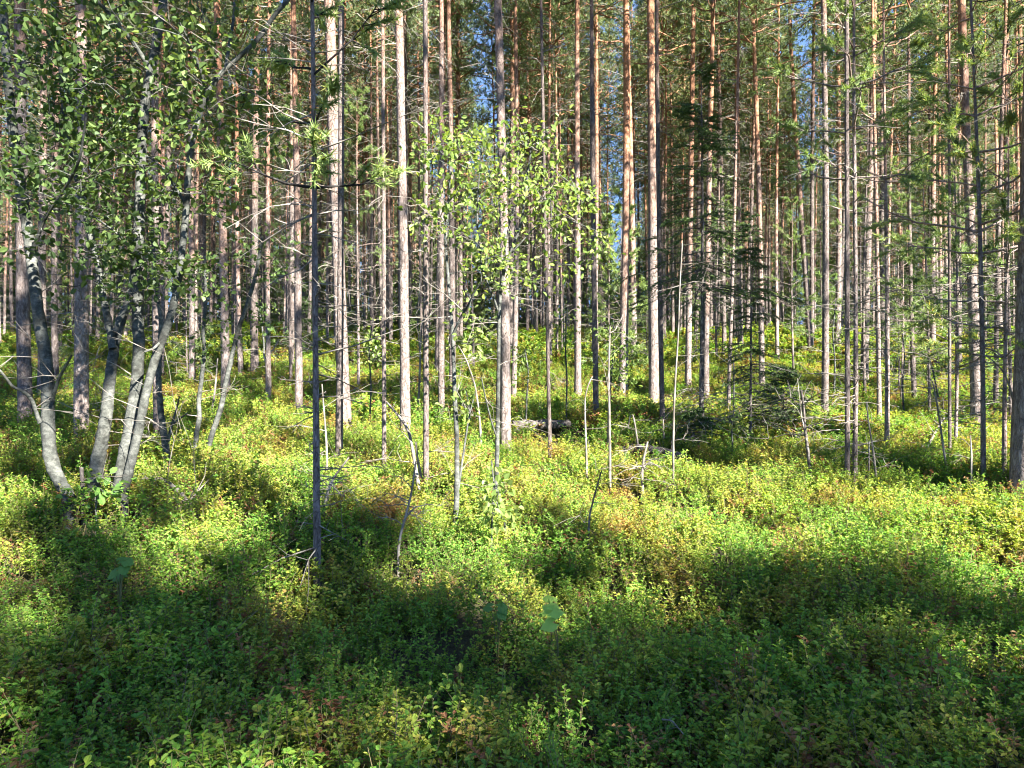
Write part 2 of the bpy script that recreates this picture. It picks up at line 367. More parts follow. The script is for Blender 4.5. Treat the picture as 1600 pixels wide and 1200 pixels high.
def spruce_parts(Ht, r0, zl, Lm, nb_, blade=.035, bw=.009, per=46, twz=1.0):
    tb, P, rr = trunk_mb(Ht, r0, 'spruce_bark', sides=8, K=18, wob=.015, flare=.25)
    db = MB(); twigs(db, P, 50, .2, zl+.6*twz, .2, .9, 'dead_wood', .004, -.3)
    cb = MB(); z = zl+(Ht-zl)*RS.uniform(0, 1, nb_)**1.1; az = RS.uniform(0, 6.28, nb_); f = (z-zl)/(Ht-zl)
    L = Lm*(1-.9*f)*RS.uniform(.45, 1.1, nb_)
    D = unit(np.stack([np.cos(az), np.sin(az), -.1+f*.5+RS.normal(size=nb_)*.12], -1))
    T = polyl(on_trunk(P, z), D, L, 6, droop=-.12, wob=.04)
    cb.tubes(T, (.003+.007*L[:, None])*np.linspace(1, .25, 6)[None], 3, 'spruce_bark')
    def spray(T, D, L, per):
        n, K, _ = T.shape; g_ = RS.uniform(.2, 1, (n, per)); i = np.minimum((g_*(K-1)).astype(int), K-2); fr = (g_*(K-1)-i)[..., None]
        ar = np.arange(n)[:, None]; q = T[ar, i]*(1-fr)+T[ar, i+1]*fr
        dd = unit(np.broadcast_to(D[:, None], q.shape)*.7 + RS.normal(size=q.shape)*[.6, .6, .35])
        cb.blades(q.reshape(-1, 3), dd.reshape(-1, 3), blade*RS.uniform(.6, 1.1, n*per), bw, 'spruce_needles')
    spray(T, D, L, per)
    for k in range(7):
        g_ = RS.uniform(.2, .95, nb_); i = np.minimum((g_*5).astype(int), 4); fr = (g_*5-i)[:, None]; ar = np.arange(nb_)
        q = T[ar, i]*(1-fr)+T[ar, i+1]*fr; sgn = np.where(RS.rand(nb_) > .5, 1, -1)[:, None]
        lat = np.cross(D, [0, 0, 1.])*sgn; d2 = unit(D*.8+unit(lat)*.8+[0, 0, -.15]); L2 = L*(.5*(1.1-g_))+.06
        T2 = polyl(q, d2, L2, 4, droop=-.2, wob=.04)
        cb.tubes(T2, np.ones((nb_, 1))*.003*np.array([1, .8, .6, .4])[None], 3, 'spruce_bark'); spray(T2, d2, L2, per//2)
    return [('trunk', tb), ('dead_branches', db), ('crown', cb)]

def merged(parts):
    b = MB()
    for _, p_ in parts: b.join(p_)
    return b
def meshes(parts): return [(n, p_.mesh(n)) for n, p_ in parts if p_.n]
def place(ms, name, loc, label, cat, group=None, rot=None, scale=(1, 1, 1), skip=()):
    """a tree: an Empty at its foot, its parts share mesh data with the other trees of its kind"""
    e = empty(name, loc, label, cat, group); e.rotation_euler = rot or (0, 0, 0); e.scale = scale
    for n, me in ms:
        if n in skip: continue
        o = bpy.data.objects.new(n, me); C.objects.link(o); o.parent = e
        if n == 'dead_branches': o['kind'] = 'stuff'
    return e

slim, midp, large = [], [], []
slim_p, mid_pp, BLADE = [], [], .024
for k in range(3):
    pp = pine_parts(15.5+k, .055, 7.6+k*.5, 1.3, 70, 56, 14, 16); slim_p.append(pp); slim.append(meshes(pp))
for k in range(5):
    pp = pine_parts(18+k*.7, .085, 7.8+k*.5, 1.7, 75, 92, 15, 16); mid_pp.append(pp); midp.append(meshes(pp))
for k in range(3):
    large.append(meshes(pine_parts(20+k*.7, .125, 10.0+k*.4, 2.0, 70, 66, 14, 16)))
young = [meshes(young_parts(5.5+k*.7, .032, 1.9+k*.25, .85)) for k in range(4)]
shade = [meshes(pine_parts(16+k, .11, 8.2+k*.5, 1.9, 30, 40, 12, 26, tip=.15, bw=.05, spread=.13)) for k in range(2)]

# ------------------------------------------------------------------ standing pines traced from the photograph
from mathutils import Matrix, Quaternion
rnd = random.Random(4)
def lean_rot(bx, by, tx, base):
    d = base.y; wx_top = (tx-800)/F*d; z_top = EYE + 600/F*d
    sx = (wx_top-base.x)/(z_top-base.z)
    q = Vector((0, 0, 1)).rotation_difference(Vector((sx, rnd.uniform(-.015, .015), 1)))
    return (q @ Quaternion((0, 0, 1), rnd.uniform(0, 6.28))).to_euler()
landmarks = []
def key_pine(bx, by, tx, wpx, label, kind=None, lm=None, name='pine_tree', cat='pine tree', zs=None, skip=(), d=None):
    base = at(bx, by) if d is None else Vector(((bx-800)/F*d, d, Hf((bx-800)/F*d, d)))
    r = wpx/2/F*base.y
    if kind is None: kind = 'slim' if r < .062 else 'mid' if r < .095 else 'large'
    lst, r0 = {'slim': (slim, .055), 'mid': (midp, .085), 'large': (large, .125), 'young': (young, .032)}[kind]
    ms = lst[rnd.randrange(len(lst))]; s = r/r0
    zs = zs or min(1.12, max(.85, s**.5))
    e = place(ms, name, base, label, cat, None, lean_rot(bx, by, tx, base), (s, s, zs), skip)
    if lm: landmarks.append((bx, lm))
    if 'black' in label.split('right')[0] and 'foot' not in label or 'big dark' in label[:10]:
        o = e.children[0]; o.material_slots[0].link = 'OBJECT'; o.material_slots[0].material = M['dark_shaded_bark']
    return e
key_pine(40, 655, 27, 20, 'mottled grey pine close behind the leftmost curved birch stem', lm='leftmost mottled pine')
key_pine(66, 600, 64, 12, 'pinkish barked pine seen just right of the leftmost mottled grey pine')
key_pine(126, 660, 121, 20, 'thick scaly pine standing between the two left curved birch stems', lm='thick pine amid the birches')
key_pine(247, 668, 243, 12, 'reddish pine immediately right of the dark birch trunk, pale at its foot', lm='reddish pine by the dark birch')
key_pine(353, 603, 345, 13, 'tall pale pine behind the two leaning white stems', lm='pale pine behind leaning stems')
key_pine(398, 580, 394, 12, 'grey pine right of the leaning white stems', lm=None)
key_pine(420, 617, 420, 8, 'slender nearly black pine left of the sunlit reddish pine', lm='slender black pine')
key_pine(467, 638, 460, 12, 'sunlit reddish pine just left of the thin dark foreground pole', lm='sunlit reddish pine')
key_pine(540, 655, 524, 20, 'thick dark brown pine just right of the thin foreground pole', lm='thick dark brown pine')
key_pine(529, 707, 531, 11, 'grey pine whose foot stands in front of the thick dark brown pine', kind='slim')
key_pine(600, 727, 601, 7, 'slender brown pine with many dead twigs between thick dark and pale grey pines', lm='slender twiggy brown pine')
key_pine(633, 665, 627, 16, 'pale grey pine with broad lichened trunk left of centre', lm='pale grey lichened pine')
key_pine(666, 745, 664, 9, 'narrow dark pine close to the right of the pale grey lichened pine')
key_pine(690, 647, 685, 10, 'straight two-toned pine left of the slim white birch sapling', lm='two-toned pine')
key_pine(790, 690, 776, 16, 'tall sunlit pine behind the white birch sapling at the middle', lm='tall sunlit middle pine')
key_pine(860, 703, 845, 6, 'thin brown pine with twiggy foot right of the tall middle pine', lm='thin brown pine')
key_pine(838, 523, 830, 7, 'distant pale pine seen just left of the thin brown pine')
key_pine(880, 540, 876, 6, 'distant pale pine between the thin brown pine and the dark footed pine')
key_pine(903, 617, 908, 11, 'pine with smooth grey stem and black foot right of centre', lm='smooth pine with black foot')
key_pine(932, 648, 929, 9, 'plain grey brown pine just right of the pine with black foot', lm='plain grey brown pine')
key_pine(973, 607, 976, 14, 'sunlit orange pine fringed with pale dead branches', lm='sunlit orange pine')
key_pine(990, 560, 988, 10, 'dark pine tucked behind the sunlit orange pine')
key_pine(1022, 632, 1017, 16, 'broad shaded brown pine left of the dark spruce', lm='broad shaded brown pine')
key_pine(1036, 657, 1029, 8, 'dark narrow pine touching the broad shaded brown pine on its right')
key_pine(1075, 600, 1078, 10, 'shaded pine seen just left of the dark spruce stem')
key_pine(1103, 625, 1110, 10, 'pale sunlit pine directly behind the dark spruce stem', lm='pale pine behind the spruce')
key_pine(1137, 640, 1150, 6, 'thin pale pine standing right of the dark spruce')
key_pine(1190, 600, 1178, 9, 'double looking pale pine behind the small ragged spruce', lm='pale pine behind ragged spruce')
key_pine(1215, 557, 1212, 6, 'distant pale pine right of the small ragged spruce')
key_pine(1267, 545, 1240, 10, 'reddish far pine with shaded foot, left of the straight grey footed pine', lm='reddish far pine')
key_pine(1288, 640, 1290, 11, 'straight pink and grey pine left of the twin slender stems', lm='straight pink grey pine')
key_pine(1308, 540, 1312, 9, 'dark far pine right behind the straight pink and grey pine')
key_pine(1324, 745, 1315, 8, 'darker and thicker of the twin slender pine stems', kind='slim', zs=.8, lm='twin slender pines')
key_pine(1374, 653, 1368, 7, 'slim sunlit pine next right of the twin slender stems', lm='slim sunlit pine')
key_pine(1387, 557, 1392, 6, 'far grey pine just right of the slim sunlit pine')
key_pine(1429, 618, 1420, 7, 'slim pine with white lit foot in the mossy dip at right', lm='slim pine with white foot')
key_pine(1500, 575, 1489, 8, 'pale reddish pine left of the large dark right-hand pine')
key_pine(1484, 700, 1482, 5, 'thin dark pine right of the crooked dead sapling', kind='slim', zs=.7)
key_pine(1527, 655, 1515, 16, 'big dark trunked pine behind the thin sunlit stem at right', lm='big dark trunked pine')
key_pine(1556, 620, 1560, 7, 'grey pine between the big dark pine and the black edge pine')
key_pine(1572, 585, 1577, 9, 'pale far pine just left of the black edge pine')
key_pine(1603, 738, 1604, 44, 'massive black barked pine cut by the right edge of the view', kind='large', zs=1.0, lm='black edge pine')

def young_tree(bx, by, tx, Ht, r0, zl, Lm, label, lm=None, dense=1.0):
    base = at(bx, by)
    e = place(meshes(young_parts(Ht, r0, zl, Lm*1.1, dense*1.3)), 'young_pine', base, label, 'young pine', None, lean_rot(bx, by, tx, base))
    if 'pole' in label: o = e.children[0]; o.material_slots[0].link = 'OBJECT'; o.material_slots[0].material = M['dark_shaded_bark']  # the pole's shade is painted into its bark colour
    if lm: landmarks.append((bx, lm))
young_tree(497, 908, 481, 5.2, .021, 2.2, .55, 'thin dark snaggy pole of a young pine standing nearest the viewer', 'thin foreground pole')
young_tree(1334, 742, 1344, 6.6, .021, 2.6, .75, 'paler and thinner of the twin stems, with green needle tufts')
young_tree(1535, 730, 1516, 6.4, .022, 1.9, .95, 'thin sunlit young pine with green tufts before the big dark pine', dense=1.2)
young_tree(1452, 640, 1440, 5.2, .025, 1.7, .8, 'young pine with drooping yellow green tufts between white footed and dark pines')
young_tree(1385, 690, 1392, 6.8, .025, 2.9, .8, 'young pine whose bright tufts hang right of the twin stems')
young_tree(1580, 650, 1570, 5.6, .03, 1.4, 1.3, 'bushy young pine filling the gap before the right edge')
young_tree(1492, 690, 1490, 3.6, .02, .9, .75, 'waist-high young pine with bright needles left of the thin sunlit young pine')
young_tree(1408, 625, 1410, 4.2, .022, 1.0, .8, 'short young pine with bright needles left of the white footed slim pine')
young_tree(1570, 720, 1572, 3.4, .02, 1.0, .75, 'short young pine with bright needles at the foot of the black edge pine')
young_tree(1352, 610, 1356, 6.8, .035, 2.9, 1.0, 'young pine with green tufts just behind the twin slender stems')
young_tree(1495, 610, 1490, 6.4, .035, 2.2, 1.1, 'leafy young pine left behind the big dark trunked pine')
young_tree(560, 600, 556, 6.5, .035, 2.6, .9, 'young pine with dark tufts behind the thick dark brown pine')
young_tree(455, 590, 450, 6.2, .035, 2.2, .9, 'young pine with dark tufts behind the sunlit reddish pine')
young_tree(950, 565, 948, 4.5, .03, .9, .8, 'low bushy young pine behind the plain grey brown pine')
young_tree(740, 575, 738, 4.6, .03, .8, .8, 'low bushy young pine left of the tall middle pine')
young_tree(1120, 560, 1124, 5.5, .035, 1.6, .9, 'young pine half hidden behind the dark spruce')
young_tree(1240, 580, 1235, 4.6, .03, 1.2, .8, 'young pine in shade right of the ragged spruce')

def spruce(bx, by, tx, top_y, r0, zl_y, Lm, nb, label, lm=None, **kw):
    base = at(bx, by); z = lambda py: EYE+(600-py)/F*base.y-base.z
    place(meshes(spruce_parts(z(top_y), r0, max(.15, z(zl_y)), Lm, nb, **kw)), 'spruce_tree', base, label, 'spruce tree', None, lean_rot(bx, by, tx, base))
    if lm: landmarks.append((bx, lm))
spruce(1096, 672, 1094, 95, .034, 455, 1.15, 105, 'dark spruce with black stem and drooping green boughs right of centre', 'dark spruce', per=80)
spruce(1172, 682, 1171, 330, .02, 650, .62, 90, 'small ragged spruce with twiggy boughs right of the dark spruce', 'ragged spruce', per=34)
spruce(1085, 690, 1085, 640, .012, 690, .5, 40, 'knee-high spruce seedling at the foot of the dark spruce', per=40)
spruce(1225, 660, 1225, 575, .015, 655, .7, 70, 'low spreading spruce sapling between ragged spruce and straight pink grey pine', per=40)
spruce(1010, 560, 1010, 440, .02, 550, .8, 70, 'small spruce in the shade behind the sunlit orange pine', per=40)

# ------------------------------------------------------------------ broadleaved and dead stems traced from the photograph
def resample(pts, n):
    pts = np.asarray(pts, float); d = np.r_[0, np.cumsum(np.linalg.norm(np.diff(pts, axis=0), axis=1))]
    t_ = np.linspace(0, d[-1], n); out = np.stack([np.interp(t_, d, pts[:, k]) for k in range(pts.shape[1])], -1)
    for _ in range(2): out[1:-1] = .25*out[:-2]+.5*out[1:-1]+.25*out[2:]
    return out
def stem_world(pts, d0, d1):
    n = len(pts); out = []
    for i, (px, py) in enumerate(pts):
        d = d0+(d1-d0)*i/max(1, n-1); out.append(px3(px, py, d))
    return np.array([list(v) for v in out])
def leaf_cloud(cb, nodes, regions, lsize, nleaf, leafmat, twigmat, tw=.003):
    """clusters of leaves filling real volumes; each hangs on a twig grown from the nearest branch"""
    Cs = []
    for (px, py, rx, ry, d, rd, n) in regions:
        n = max(4, int(n*(.85 if leafmat == 'bright_leaves' else .6))); c = np.array(px3(px, py, d)); u_ = rdir(n)*RS.uniform(.15, 1, (n, 1))**.5
        Cs.append(c + u_*np.array([rx/F*d, rd, ry/F*d]))
    Cs = np.concatenate(Cs); nodes = list(nodes)
    order = np.argsort([min(np.linalg.norm(np.array(nodes)-c, axis=1)) for c in Cs])
    Pn = np.array(nodes); lines = []
    for i in order:
        c = Cs[i]; dd = np.linalg.norm(Pn-c, axis=1) + .5*np.maximum(0, Pn[:, 2]-c[2]); q = Pn[np.argmin(dd)]
        mid = (q+c)/2 + RS.normal(size=3)*.07*np.linalg.norm(c-q); lines.append([q, mid, c]); Pn = np.vstack([Pn, mid, c])
    lines = np.array(lines); ln = np.linalg.norm(lines[:, 2]-lines[:, 0], axis=1)
    cb.tubes(lines, (tw+.004*ln[:, None])*np.array([1, .7, .45])[None], 3, twigmat)
    Cc = np.repeat(Cs, nleaf, 0); n = len(Cc)
    D = unit(RS.normal(size=(n, 3))+[0, 0, -.25]); P_ = Cc + D*RS.uniform(.02, .09, (n, 1)) + RS.normal(size=(n, 3))*.03
    cb.leaves(P_, D, RS.normal(size=(n, 3))*.6+[0, 0, 1], RS.uniform(.6, 1.15, n)*lsize, RS.uniform(.5, .7, n)*lsize, leafmat)
def traced(name, cat, label, by, stems, bark='birch_bark', leaves=None, lsize=.05, nleaf=8, leafmat='tree_leaves', twn=0, twl=(.15, .6), sides=10, dshift=0, lm=None, group=None, twm='dead_wood', twr=.004):
    """stems: (pixel points from the foot up, width at foot px, width at top px, depth change)"""
    b0 = stems[0][0][0]; base = at(b0[0], by); dep = base.y+dshift
    e = empty(name, base, label, cat, group); inv = -np.array(base); nodes = []; cb = MB()
    for k, (pts, w0, w1, dd) in enumerate(stems):
        start = dep + (stems[k][4] if len(stems[k]) > 4 else 0)
        W = stem_world(pts, start, start+dd); n = max(6, int(len(pts)*5)); P = resample(W, n)
        if k == 0: P[0, 2] = min(P[0, 2], base.z-.1)
        rr = np.linspace(w0, w1, n)/2/F*dep*(.84 if w0 > 12 else 1)
        if w0 > 6: P[1:] += RS.normal(size=(n-1, 3))*rr[1:, None]*.03
        rad = rr[:, None]*(1+.045*RS.normal(size=(n, sides))) if w0 > 6 else rr
        tb = MB(); tb.tubes(P[None]+inv, np.asarray(rad)[None], sides if w0 > 6 else 5, bark)
        o = tb.obj('trunk' if k == 0 else 'limb', e)
        nodes += list(P[n//5:])
        if twn:
            m_ = int(twn*len(pts)/18)+2; i = RS.randint(n//8, n-1, m_); L = RS.uniform(twl[0], twl[1], m_)
            D = unit(np.stack([RS.normal(size=m_), RS.normal(size=m_), RS.uniform(-.3, .7, m_)], -1))
            T = polyl(P[i]+inv, D, L, 4, droop=-.15, wob=.08); cb.tubes(T, twr*np.array([1, .75, .5, .3])[None]*np.ones((m_, 1)), 3, twm)
            for _ in range(3):
                j = RS.randint(1, 3, m_); q = T[np.arange(m_), j]
                T2 = polyl(q, unit(D+RS.normal(size=(m_, 3))*.7), L*.45, 3, droop=-.1, wob=.08); cb.tubes(T2, twr*.55*np.array([1, .7, .4])[None]*np.ones((m_, 1)), 3, twm)
    if leaves:
        lb = MB(); leaf_cloud(lb, nodes, [(a, b_, c, d, dep+q, r_, n) for (a, b_, c, d, q, r_, n) in leaves], lsize, nleaf, leafmat, 'birch_bark')
        for v in lb.v: v += inv.astype(np.float32)
        lb.obj('crown', e)
    if cb.n: cb.obj('dead_branches' if leaves else 'twigs', e)['kind'] = 'stuff'
    if lm: landmarks.append((b0[0], lm))
    return e

traced('birch_tree', 'birch tree', 'leftmost grey birch, its trunk bowed into a curve near the foot', 780,
  [([(113, 790), (98, 760), (83, 733), (75, 690), (75, 650), (75, 600), (72, 560), (64, 517), (57, 467), (51, 417), (42, 350), (32, 290), (22, 220), (12, 120), (4, 0), (-8, -160)], 26, 12, .3),
   ([(62, 660), (50, 625), (38, 612), (20, 605), (5, 585), (-8, 570)], 7, 3, -.2), ([(83, 620), (92, 590), (104, 570), (112, 555)], 6, 3, -.2), ([(48, 400), (70, 340), (105, 290), (125, 250), (135, 180)], 6, 3, -.5)],
  leaves=[(30, 130, 90, 170, 0, .8, 170), (95, 330, 80, 130, -.1, .5, 90), (20, -180, 160, 170, 0, 1.0, 130)], twn=8, twr=.003, lm='bowed left birch')
traced('birch_tree', 'birch tree', 'pale birch with black cracks, second curved trunk of the left cluster', 765,
  [([(147, 775), (148, 752), (153, 715), (160, 685), (166, 650), (171, 600), (175, 565), (180, 535), (187, 510), (197, 480), (205, 455), (208, 430)], 27, 13, .15),
   ([(176, 545), (172, 515), (167, 490), (160, 460), (155, 435), (150, 400), (135, 340), (120, 280), (100, 180), (90, 60), (80, -80)], 14, 5, .6)],
  leaves=[(120, 120, 90, 130, .3, .6, 120), (110, 250, 100, 90, .2, .5, 70), (60, -150, 120, 150, .4, .7, 70)], twn=9, twr=.003, lm='cracked pale birch')
traced('birch_tree', 'birch tree', 'tall dark grey birch of the left cluster, forking high up to the left', 768,
  [([(183, 778), (188, 745), (195, 710), (203, 665), (211, 620), (216, 570), (217, 530), (215, 490), (213, 430), (216, 370), (219, 300), (222, 220), (227, 155), (236, 112), (243, 75), (249, 35), (257, 0), (270, -90), (285, -220)], 24, 13, .2),
   ([(236, 112), (222, 88), (205, 62), (188, 42), (168, 18), (150, 0), (120, -40)], 8, 4, -.3), ([(214, 470), (200, 480), (185, 500), (180, 520)], 10, 8, -.1), ([(215, 400), (190, 370), (150, 340), (110, 320), (60, 300)], 4, 2, -.4)],
  leaves=[(215, 90, 110, 130, 0, .7, 180), (180, 300, 110, 110, -.1, .5, 90), (200, 420, 90, 60, -.1, .4, 55), (220, -160, 170, 160, 0, 1.0, 120)], twn=14, twr=.003, lm='dark grey birch')
traced('birch_tree', 'birch tree', 'birch leaning right with a pale forked top above the reddish pine', 772,
  [([(192, 775), (200, 742), (213, 690), (221, 650), (233, 592), (250, 540), (265, 500), (277, 450), (284, 400), (290, 335), (293, 285), (300, 220), (315, 165), (334, 128), (352, 108), (378, 85), (400, 66), (430, 22), (455, -5), (480, -80)], 17, 7, -.1),
   ([(322, 142), (314, 112), (302, 78), (290, 55), (280, 35)], 6, 3, -.3), ([(352, 110), (358, 70), (365, 30), (368, -20), (372, -80)], 6, 3, .3), ([(255, 530), (240, 545), (225, 550)], 5, 3, -.2),
   ([(290, 320), (262, 270), (240, 250), (215, 235)], 5, 3, .2)],
  leaves=[(340, 110, 90, 110, 0, .6, 110), (320, 280, 90, 90, 0, .5, 80), (400, 230, 60, 60, .2, .4, 22), (350, -140, 150, 140, 0, .9, 90), (300, 420, 60, 40, 0, .3, 20)], twn=16, twr=.003, lm='right-leaning birch')
traced('birch_tree', 'birch tree', 'thin white birch stem with a broken side spike near its foot', 725,
  [([(262, 735), (260, 705), (255, 670), (250, 630), (247, 590), (250, 545), (252, 500), (243, 440), (238, 360)], 11, 5, .3), ([(262, 690), (268, 665), (277, 635), (280, 620)], 6, 2, -.1), ([(268, 665), (280, 655), (293, 645)], 3, 2, -.1)],
  leaves=[(240, 380, 60, 70, .3, .4, 28)], twn=7, lm='white spiked birch')
traced('birch_tree', 'birch tree', 'crooked white birch stem, left one of the two leaning stems', 703,
  [([(304, 708), (307, 680), (312, 650), (310, 630), (314, 600), (318, 565), (320, 545), (317, 520), (322, 470), (320, 400)], 8, 4, .2)],
  leaves=[(320, 535, 22, 18, .1, .2, 14), (325, 440, 40, 60, .2, .3, 26)], twn=6, leafmat='tree_leaves', lm='crooked white stem')
traced('birch_tree', 'birch tree', 'straight white birch stem leaning right, right one of two leaning stems', 703,
  [([(323, 708), (332, 675), (345, 640), (351, 605), (357, 580), (365, 545), (372, 515), (385, 480), (400, 430), (410, 370)], 9, 5, .2)],
  leaves=[(385, 500, 50, 40, .2, .4, 26), (415, 400, 60, 50, .3, .4, 40)], twn=7, lm='leaning white stem')
traced('birch_tree', 'birch sapling', 'slim white birch sapling with a second thin stem, left of middle', 808,
  [([(711, 812), (713, 797), (714, 740), (714, 683), (711, 633), (709, 575), (707, 517), (703, 470), (700, 433), (696, 380), (700, 320), (705, 250)], 9, 3, .1),
   ([(714, 775), (719, 743), (726, 695), (733, 650), (742, 615)], 5, 2, .1), ([(708, 522), (720, 495), (730, 480), (740, 458), (752, 440)], 5, 2, -.2)],
  leaves=[(690, 280, 70, 110, 0, .5, 60), (755, 380, 50, 80, 0, .4, 30), (735, 500, 22, 60, 0, .25, 12), (725, 625, 20, 25, 0, .15, 8)], nleaf=7, lsize=.045, leafmat='bright_leaves', twn=9, twr=.003, lm='slim white birch sapling')
traced('birch_tree', 'birch sapling', 'forked white birch sapling with yellow green leaves at the middle', 800,
  [([(773, 810), (774, 780), (776, 740), (777, 700), (778, 633), (779, 560), (780, 490), (783, 440), (797, 395), (815, 350), (822, 290), (830, 230)], 8, 3, 0),
   ([(778, 485), (770, 462), (760, 440), (752, 410), (745, 350), (748, 280), (755, 220)], 4, 2, -.2), ([(784, 440), (790, 380), (800, 330), (830, 290)], 4, 2, .2), ([(778, 690), (768, 660), (758, 620), (752, 590)], 3, 2, -.2),
   ([(800, 395), (840, 350), (880, 340), (930, 360)], 3, 2, -.1)],
  leaves=[(800, 230, 95, 60, 0, .5, 60), (830, 310, 75, 80, 0, .5, 60), (880, 310, 60, 50, 0, .35, 40), (930, 375, 28, 16, 0, .2, 14), (720, 250, 60, 60, 0, .5, 34), (790, 420, 60, 50, 0, .4, 20), (860, 420, 50, 30, 0, .3, 12)], nleaf=7, lsize=.044,
  leafmat='bright_leaves', twn=9, twr=.003, lm='forked white birch sapling')
for args in (
  ([(838, 580), (820, 595), (802, 608), (780, 640)], 5, 'long thin pale pole lying aslant in branches right of the middle pine', 700),):
    pass
def sap(bx, by, pts, w0, label, leaves, lm='bright_leaves', ls=.05):
    traced('leafy_sapling', 'sapling', label, by, [([(bx, by)]+pts, w0, 2, 0)], leaves=leaves, lsize=ls, leafmat=lm)
sap(413, 560, [(412, 530), (408, 500), (400, 470)], 3, 'low leafy sapling with pale leaves left of the slender black pine', [(410, 485, 28, 20, 0, .3, 14)])
sap(950, 700, [(951, 640), (955, 590), (960, 540), (958, 500)], 4, 'leafy sapling hung with broad yellow green leaves right of plain grey brown pine', [(965, 560, 32, 50, 0, .3, 34), (985, 580, 22, 20, 0, .2, 12), (942, 520, 20, 15, 0, .2, 8)])
sap(1146, 640, [(1147, 600), (1146, 555)], 3, 'little leafy sapling with bright leaves beside the thin pale pine', [(1148, 548, 20, 14, 0, .25, 12)])
sap(768, 850, [(769, 800), (772, 760), (768, 720)], 3, 'knee-high birch seedling with bright leaves at the forked sapling foot', [(772, 770, 24, 45, 0, .15, 18)])
sap(790, 830, [(788, 815), (786, 800)], 3, 'tiny leafy seedling right of the forked sapling foot', [(784, 805, 16, 18, 0, .1, 9)])
sap(735, 660, [(732, 630), (728, 612)], 2, 'wispy seedling with a few round leaves right of slim white birch sapling', [(728, 610, 12, 10, 0, .1, 5)])
sap(1466, 620, [(1458, 580), (1452, 560), (1450, 545)], 3, 'small bright pine-like shoot at the top of the crooked dead sapling', [(1452, 562, 22, 22, 0, .2, 14)])
sap(150, 790, [(152, 770), (150, 760)], 3, 'dark leafy seedling at the foot of the cracked pale birch', [(150, 768, 20, 14, 0, .12, 9)], 'herb', .06)
sap(822, 660, [(823, 620), (826, 580), (820, 545)], 3, 'wispy leafy sapling in the gap left of the thin brown pine', [(823, 565, 24, 38, 0, .3, 16)])
sap(1145, 700, [(1143, 665), (1148, 635)], 3, 'little leafy seedling between the dark spruce and the ragged spruce', [(1146, 650, 22, 22, 0, .25, 12)])
sap(1303, 620, [(1305, 570), (1301, 520), (1306, 470)], 3, 'slender leafy sapling just right of the straight pink and grey pine', [(1304, 500, 26, 50, 0, .4, 22)])
sap(655, 615, [(657, 560), (652, 500), (656, 440)], 3, 'slender leafy sapling just right of the pale grey lichened pine', [(655, 480, 28, 55, 0, .4, 22)])
sap(1412, 640, [(1410, 600), (1414, 555), (1409, 510)], 3, 'slender leafy sapling left of the slim pine with white foot', [(1411, 540, 24, 42, 0, .4, 18)])
sap(578, 650, [(580, 600), (576, 550), (582, 500)], 3, 'slender leafy sapling between thick dark and slender twiggy brown pines', [(579, 535, 26, 48, 0, .4, 20)])
sap(885, 640, [(886, 590), (883, 540), (887, 480)], 3, 'slender leafy sapling just left of the pine with black foot', [(885, 510, 24, 50, 0, .4, 20)])
sap(170, 480, [(172, 450), (160, 430)], 3, 'dark leaved bush sapling between the left birches', [(150, 440, 60, 40, 0, .5, 50)], 'tree_leaves')

def dead(label, by, stems, twn=10, twl=(.12, .5), name='dead_sapling', cat='dead sapling', bark='dead_wood', lm=None, twr=.0035, ds=0):
    traced(name, cat, label, by, stems, bark=bark, twn=twn, twl=twl, sides=7, lm=lm, twr=twr, dshift=ds)
dead('crooked dead sapling with a thin curved top in the mossy dip at right', 730, [([(1480, 735), (1474, 700), (1468, 655), (1462, 620), (1458, 595), (1450, 590)], 4, 2, 0), ([(1460, 606), (1445, 606), (1432, 603)], 2, 1.5, 0)], 7, lm='crooked dead sapling')
dead('straight white dead sapling right of the plain grey brown pine', 755, [([(953, 760), (953, 700), (952, 640), (951, 580), (953, 510)], 5, 3, 0)], 16, (.15, .6), lm='white dead sapling')
dead('thin dead sapling bent at its top, right of the black footed pine', 745, [([(917, 750), (916, 700), (914, 650), (914, 620), (920, 598), (926, 588)], 4, 2, 0)], 9)
dead('tall whitish dead sapling left of the dark spruce', 750, [([(1052, 755), (1052, 700), (1053, 640), (1056, 580), (1060, 520), (1062, 450), (1066, 380)], 4, 2, 0)], 14)
dead('dark twisted dead spruce with pale curling boughs right of the ragged spruce', 745, [([(1267, 750), (1263, 710), (1258, 670), (1255, 630), (1252, 610)], 6, 4, 0)], 26, (.25, .6), bark='spruce_bark', lm='twisted dead spruce', twr=.006)
dead('short bleached snag with claw-like branches at the right of centre', 760, [([(1004, 765), (1003, 740), (1006, 715), (1012, 690)], 6, 3, 0), ([(1004, 730), (1015, 722), (1028, 728)], 3, 2, 0)], 26, (.12, .35), twr=.005)
dead('bleached branchy snag leaning left of the thin dark foreground gap', 855, [([(622, 860), (626, 835), (634, 805), (641, 780), (646, 750), (650, 720)], 5, 2.5, 0), ([(630, 815), (640, 800), (652, 790)], 4, 2, 0)], 14, (.12, .35), twr=.004)
dead('grey twiggy snag hung with dead boughs right of bleached leaning snag', 740, [([(660, 760), (656, 735), (652, 715), (650, 690)], 5, 3, 0)], 12, (.2, .5), twr=.005)
dead('wiry dead sapling with light arched top beneath the sunlit orange pine', 700, [([(999, 715), (996, 690), (992, 662), (988, 645), (984, 650), (982, 668)], 4, 2, 0)], 12, (.1, .4))
dead('spiky dead sapling with whitish branches below the broad shaded pine', 690, [([(1037, 700), (1037, 675), (1036, 655)], 4, 2, 0)], 22, (.3, .75), twr=.005)
dead('thin dead sapling right of the twin slender stems', 740, [([(1369, 745), (1364, 700), (1357, 660), (1354, 630)], 4, 2, 0)], 9)
